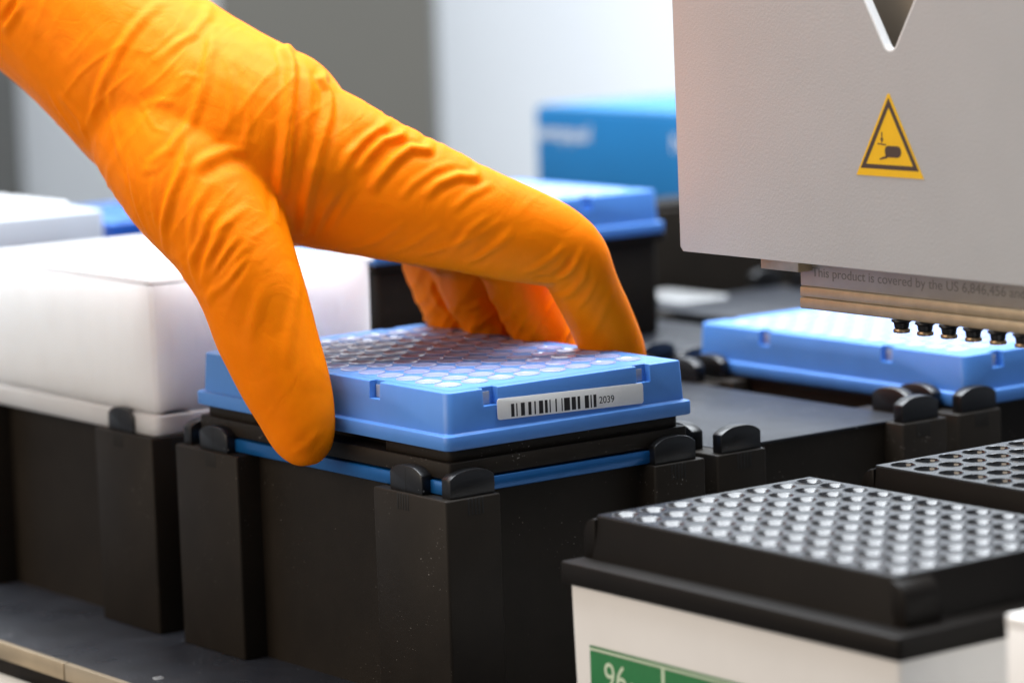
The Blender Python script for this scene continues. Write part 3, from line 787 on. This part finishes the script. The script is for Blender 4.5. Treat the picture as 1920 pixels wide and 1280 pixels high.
WRINKLES = [
    (1.3, 2.6, [(-11.1, 116.1, 119.7), (-20.4, 114.4, 114.2), (-27.7, 115.0, 106.1), (-31.5, 117.2, 98.2), (-32.9, 120.0, 91.3), (-32.5, 123.6, 84.3)]),
    (1.2, 2.4, [(4.2, 116.2, 118.0), (-2.6, 106.8, 114.3), (-10.1, 102.6, 110.2), (-16.9, 103.3, 106.4), (-21.9, 104.8, 102.4)]),
    (1.3, 2.6, [(-3.1, 104.2, 112.8), (-8.2, 96.0, 107.0), (-12.3, 91.8, 101.7), (-15.4, 89.3, 96.4), (-20.3, 88.7, 87.0), (-28.1, 88.3, 79.2), (-33.3, 94.4, 73.6)]),
    (3, 2.8, [(19.4, 98.1, 99.4), (15.7, 93.0, 105.3), (11.3, 87.3, 104.3), (9.4, 82.1, 101.1), (5.6, 76.8, 95.9), (0.9, 72.1, 86.1), (-0.7, 71.1, 80.7), (-1.8, 71.0, 75.1), (-2.3, 72.8, 66.7), (-8.0, 66.1, 57.9)]),
    (2.6, 2.4, [(24.9, 89.3, 91.1), (21.3, 84.2, 97.0), (16.9, 78.5, 95.9), (17.5, 76.1, 92.5), (15.1, 72.3, 88.2), (9.3, 68.1, 80.2), (5.8, 67.6, 71.9), (4.6, 70.1, 63.4), (7.8, 77.8, 52.8)]),
    (1, 2, [(12.4, 78.9, 98.0), (9.7, 74.0, 92.3), (5.2, 70.1, 83.7), (2.1, 69.3, 74.9)]),
    (-1.2, 1.6, [(12.9, 84.5, 102.4), (7.3, 76.2, 95.4), (2.8, 71.4, 86.0), (1.1, 70.3, 80.6), (0.0, 70.2, 75.0), (-0.7, 71.6, 67.5)]),
    (1.8, 2.2, [(35.9, 75.1, 77.5), (32.2, 70.0, 83.4), (27.8, 64.3, 82.3), (21.8, 64.9, 79.4), (16.2, 64.9, 75.3), (12.6, 64.9, 69.8)]),
    (2.6, 2.4, [(44.5, 65.7, 70.9), (40.8, 60.6, 76.8), (36.4, 54.9, 75.7), (32.2, 57.2, 76.5), (27.0, 57.9, 73.6), (22.3, 59.4, 68.7), (20.1, 60.4, 64.9)]),
    (2.2, 2.2, [(39.4, 71.3, 74.9), (35.7, 66.2, 80.8), (31.4, 60.5, 79.8), (26.1, 62.0, 78.9), (20.8, 62.7, 74.4), (17.7, 63.2, 70.3)]),
    (2, 2.2, [(53.1, 55.4, 63.1), (49.4, 50.4, 69.0), (45.0, 44.6, 68.0), (41.0, 46.7, 68.5), (35.3, 48.8, 66.6), (31.3, 50.4, 63.0)]),
    (0.9, 2, [(49.8, 41.7, 66.1), (41.6, 43.0, 63.0), (37.2, 44.7, 59.1)]),
    (0.8, 1.8, [(41.5, 49.7, 72.1), (35.7, 50.9, 70.5), (29.6, 53.0, 66.8), (26.1, 54.7, 62.5)]),
    (0.9, 2, [(12.5, 65.3, 65.9), (9.9, 68.8, 60.2), (10.2, 76.4, 51.5)]),
    (0.7, 1.8, [(16.7, 63.4, 66.5), (13.9, 66.3, 60.3), (12.2, 72.0, 52.8)]),
    (0.7, 1.8, [(45.2, 38.9, 57.2), (40.3, 41.9, 52.9), (37.3, 46.8, 46.7)]),
    (0.6, 1.6, [(51.3, 34.9, 53.6), (46.0, 38.4, 48.7), (42.9, 43.2, 44.3)]),
    (0.6, 1.6, [(48.8, 36.7, 56.0), (41.2, 41.5, 51.1), (35.0, 48.2, 48.2), (31.0, 54.9, 46.1)]),
    (0.7, 1.6, [(51.1, 34.8, 51.7), (45.8, 39.0, 47.3), (41.2, 45.6, 43.7)]),
    (0.5, 1.5, [(34.7, 46.5, 55.4), (29.7, 52.9, 50.2), (25.8, 60.6, 47.0)]),
    (0.5, 1.5, [(27.0, 53.8, 56.4), (22.4, 60.7, 51.1), (18.5, 68.5, 48.6)]),
    (0.9, 1.7, [(64.4, 28.5, 48.0), (60.9, 30.1, 44.7), (57.8, 32.9, 42.1), (54.8, 36.5, 40.3)]),
    (1.2, 1.8, [(69.1, 26.9, 46.8), (67.1, 27.6, 42.5), (64.4, 30.3, 39.3), (60.9, 34.2, 38.0)]),
    (-1.6, 1.7, [(66.3, 27.6, 45.0), (64.3, 29.5, 40.8), (62.4, 32.8, 38.3), (58.1, 35.9, 38.5)]),
    (1, 1.8, [(70.2, 26.5, 44.4), (69.9, 27.6, 38.2), (68.2, 31.8, 33.5), (67.8, 37.6, 31.6)]),
    (1.2, 2.4, [(-27.2, 83.1, 75.2), (-30.6, 83.5, 69.3), (-32.2, 84.7, 63.3), (-31.9, 87.3, 55.8), (-29.2, 91.2, 50.0)]),
    (1.2, 2.4, [(-23.1, 76.1, 71.2), (-28.4, 75.8, 63.4), (-30.3, 76.0, 53.5), (-29.7, 76.3, 45.4), (-28.9, 75.4, 41.3)]),
    (1.1, 2.2, [(-24.9, 68.0, 56.9), (-28.6, 70.3, 49.1), (-29.0, 73.6, 41.5)]),
    (1.4, 2.4, [(-18.8, 63.3, 54.6), (-24.8, 64.0, 47.1), (-27.7, 67.3, 42.4), (-28.2, 73.0, 37.0)]),
    (-1.2, 1.6, [(-20.7, 62.7, 51.9), (-25.7, 64.7, 46.0), (-28.2, 68.8, 41.0)]),
    (1, 2, [(-20.7, 64.8, 56.2), (-26.8, 67.1, 49.2), (-28.8, 71.0, 42.8)]),
    (1.2, 2.5, [(-21.4, 88.3, 84.8), (-25.7, 83.9, 77.6), (-29.1, 82.7, 71.7), (-31.5, 83.2, 65.7), (-32.4, 85.3, 60.1), (-31.9, 88.2, 55.7)]),
    (-1.2, 4, [(-12.6, 77.2, 75.7), (-18.8, 76.8, 74.4), (-24.9, 77.6, 71.4)]),
    (1.3, 3, [(-9.6, 75.8, 77.8), (-14.4, 79.2, 78.4), (-21.4, 79.5, 76.2), (-26.3, 80.2, 72.9)]),
    (1.1, 2.2, [(-25.7, 72.3, 63.3), (-28.7, 72.6, 56.1), (-29.9, 74.4, 51.0), (-30.0, 76.5, 47.3)]),
    (1.1, 2.4, [(-15.5, 67.9, 63.5), (-24.0, 68.4, 59.2), (-27.5, 69.6, 53.4), (-29.0, 71.2, 47.6)]),
    (0.45, 1.8, [(-28.0, 105.1, 90.1), (-24.9, 100.2, 92.0), (-21.4, 93.1, 91.4)]),
    (0.45, 1.7, [(-33.7, 96.0, 73.1), (-32.0, 90.2, 73.7), (-28.9, 87.3, 77.0)]),
    (0.8, 2, [(-33.4, 102.5, 78.4), (-34.4, 99.4, 70.8), (-33.4, 97.7, 61.3), (-30.9, 97.1, 55.1)]),
    (0.7, 1.8, [(-32.8, 91.0, 72.1), (-33.3, 90.0, 63.2), (-31.9, 89.7, 55.6)]),
    (0.9, 2, [(-36.1, 134.8, 94.2), (-33.7, 128.1, 86.5), (-30.9, 129.1, 79.4)]),
    (0.8, 2, [(-36.6, 140.7, 94.8), (-33.9, 137.0, 87.0), (-31.6, 133.8, 81.6)]),
    (0.6, 1.8, [(-29.0, 114.9, 102.6), (-30.4, 114.6, 97.4), (-31.2, 115.1, 92.1), (-31.6, 113.6, 86.9), (-33.0, 110.2, 81.8), (-34.4, 102.7, 73.2)]),
    (-1.8, 2.2, [(-40.1, 150.0, 120.5), (-41.3, 154.0, 116.8), (-41.6, 157.2, 114.2)]),
    (1.4, 2.6, [(-39.2, 147.4, 120.5), (-40.7, 151.2, 116.2), (-41.1, 157.4, 111.5)]),
    (0.6, 2.4, [(-16.1, 51.6, 19.7), (-14.1, 53.2, 27.9), (-10.5, 55.4, 35.5), (-5.8, 59.8, 43.2)]),
    (0.5, 2.6, [(-23.1, 58.9, 27.2), (-21.1, 58.4, 35.9), (-17.2, 58.5, 44.4)]),
    (0.5, 2, [(-9.4, 46.8, 2.4), (-13.4, 47.8, -2.0), (-16.3, 51.5, -4.1)]),
    (0.6, 1.8, [(-6.0, 81.2, 96.0), (-7.6, 78.6, 91.0), (-8.8, 76.9, 85.9), (-11.4, 77.1, 77.1)]),
    (0.6, 1.8, [(-6.6, 89.5, 103.4), (-8.9, 85.3, 98.4), (-10.6, 82.4, 93.3), (-12.6, 81.0, 88.2), (-14.2, 80.5, 83.1)]),
    (0.3, 1.5, [(-17.2, 82.9, 82.0), (-12.8, 78.8, 81.3), (-8.2, 75.0, 80.2)]),
    (0.3, 1.5, [(-20.0, 96.8, 98.0), (-17.5, 94.9, 99.4), (-14.6, 89.9, 97.8)]),
    (0.3, 1.4, [(-27.3, 106.8, 93.7), (-28.1, 96.2, 85.0), (-26.1, 91.0, 83.6)]),
    (0.9, 1.6, [(70.4, 71.7, 29.3), (74.6, 85.4, 25.2), (72.7, 89.7, 23.8)]),
    (1, 1.8, [(72.4, 106.6, 32.3), (75.7, 108.7, 25.2), (79.8, 107.8, 19.9)]),
    (0.8, 1.6, [(69.3, 60.9, 32.8), (73.5, 65.6, 24.1), (77.7, 72.7, 18.2)]),
    (0.7, 1.5, [(74.0, 26.7, 37.9), (72.1, 29.5, 31.8), (71.1, 33.2, 28.5)]),
    (0.5, 2, [(80.7, 27.8, 34.1), (78.1, 28.6, 28.9), (77.3, 31.5, 23.4), (77.6, 35.7, 18.3)]),
]


def smooth_noise(P, scale, seed):
    """cheap value noise on points P (mm)"""
    q = P / scale
    i = np.floor(q).astype(np.int64); f = q - i; f = f * f * (3 - 2 * f)
    def h(a, b, c):
        n = (a * 374761393 + b * 668265263 + c * 2147483647 + seed * 1274126177) & 0x7fffffff
        n = ((n ^ (n >> 13)) * 1274126177) & 0x7fffffff
        return ((n ^ (n >> 16)) & 0xffff) / 65535.0
    r = 0
    for dx in (0, 1):
        for dy in (0, 1):
            for dz in (0, 1):
                w = (f[:, 0] if dx else 1 - f[:, 0]) * (f[:, 1] if dy else 1 - f[:, 1]) * (f[:, 2] if dz else 1 - f[:, 2])
                r = r + w * h(i[:, 0] + dx, i[:, 1] + dy, i[:, 2] + dz)
    return r - 0.5

def wrinkle(me):
    n = len(me.vertices)
    P = np.empty(n * 3); me.vertices.foreach_get('co', P); P = P.reshape(-1, 3) / MM
    N = np.empty(n * 3); me.vertices.foreach_get('normal', N); N = N.reshape(-1, 3)
    D = np.zeros(n)
    for amp, width, pts in WRINKLES:
        pts = np.array(pts, float)
        lo, hi = pts.min(0) - 4 * width, pts.max(0) + 4 * width
        idx = np.where(((P > lo) & (P < hi)).all(1))[0]
        if len(idx) == 0: continue
        Q = P[idx]
        best = np.full(len(idx), 1e9); tt = np.zeros(len(idx))
        seg = np.linalg.norm(np.diff(pts, axis=0), axis=1); cum = np.concatenate([[0], np.cumsum(seg)])
        for k in range(len(pts) - 1):
            a, b = pts[k], pts[k + 1]
            ab = b - a; t = np.clip(((Q - a) @ ab) / (ab @ ab), 0, 1)
            d = np.linalg.norm(Q - a - t[:, None] * ab, axis=1)
            w = d < best
            best[w] = d[w]; tt[w] = (cum[k] + t[w] * seg[k]) / cum[-1]
        taper = np.clip(np.minimum(tt, 1 - tt) / 0.25, 0.0, 1) ** 0.7 * 0.9 + 0.1 * (np.minimum(tt, 1 - tt) > 0)
        x = best / (0.62 * width)
        D[idx] += 0.5 * amp * taper * (np.exp(-x * x) - 0.35 * np.exp(-((x - 1.7) / 0.8) ** 2))
    # loose diagonal folds of the film, fading towards the taut finger tips
    U = np.array([[-0.573, 0.262, -0.776], [0.562, -0.565, -0.604], [0.597, 0.791, -0.135]])
    Q = P + 6.0 * np.stack([smooth_noise(P, 22.0, s) for s in (11, 12, 13)], 1)
    A = (Q @ U.T) / np.array([26.0, 4.6, 16.0])
    r1 = 1 - np.abs(2 * smooth_noise(A, 1.0, 21)) * 2
    A2 = (Q @ U.T) / np.array([14.0, 2.6, 9.0])
    r2 = 1 - np.abs(2 * smooth_noise(A2, 1.0, 31)) * 2
    mask = np.clip((P[:, 2] - 25) / 35, 0.12, 1) * np.clip(0.5 + 2.2 * smooth_noise(P, 24.0, 17), 0, 1) * np.clip((72 - P[:, 0]) / 30, 0.15, 1)
    mask = np.maximum(mask, 1.6 * np.clip((P[:, 1] - 52) / 10, 0, 1) * np.clip((P[:, 0] - 45) / 15, 0, 1))
    D += mask * (0.42 * np.clip(r1, 0, 1) ** 2 + 0.12 * np.clip(r2, 0, 1) ** 2)
    D += 0.5 * smooth_noise(P, 16.0, 3) + 0.22 * smooth_noise(P, 6.0, 5)
    P = (P + N * D[:, None]) * MM
    me.vertices.foreach_set('co', P.ravel())
    me.update()

hand_me = build_hand()
wrinkle(hand_me)
for p_ in hand_me.polygons: p_.use_smooth = True
hand_me.materials.clear()
hand = link('gloved_hand', hand_me, M['nitrile'],
            label='hand and forearm in an orange nitrile glove gripping the barcoded plate', category='hand')
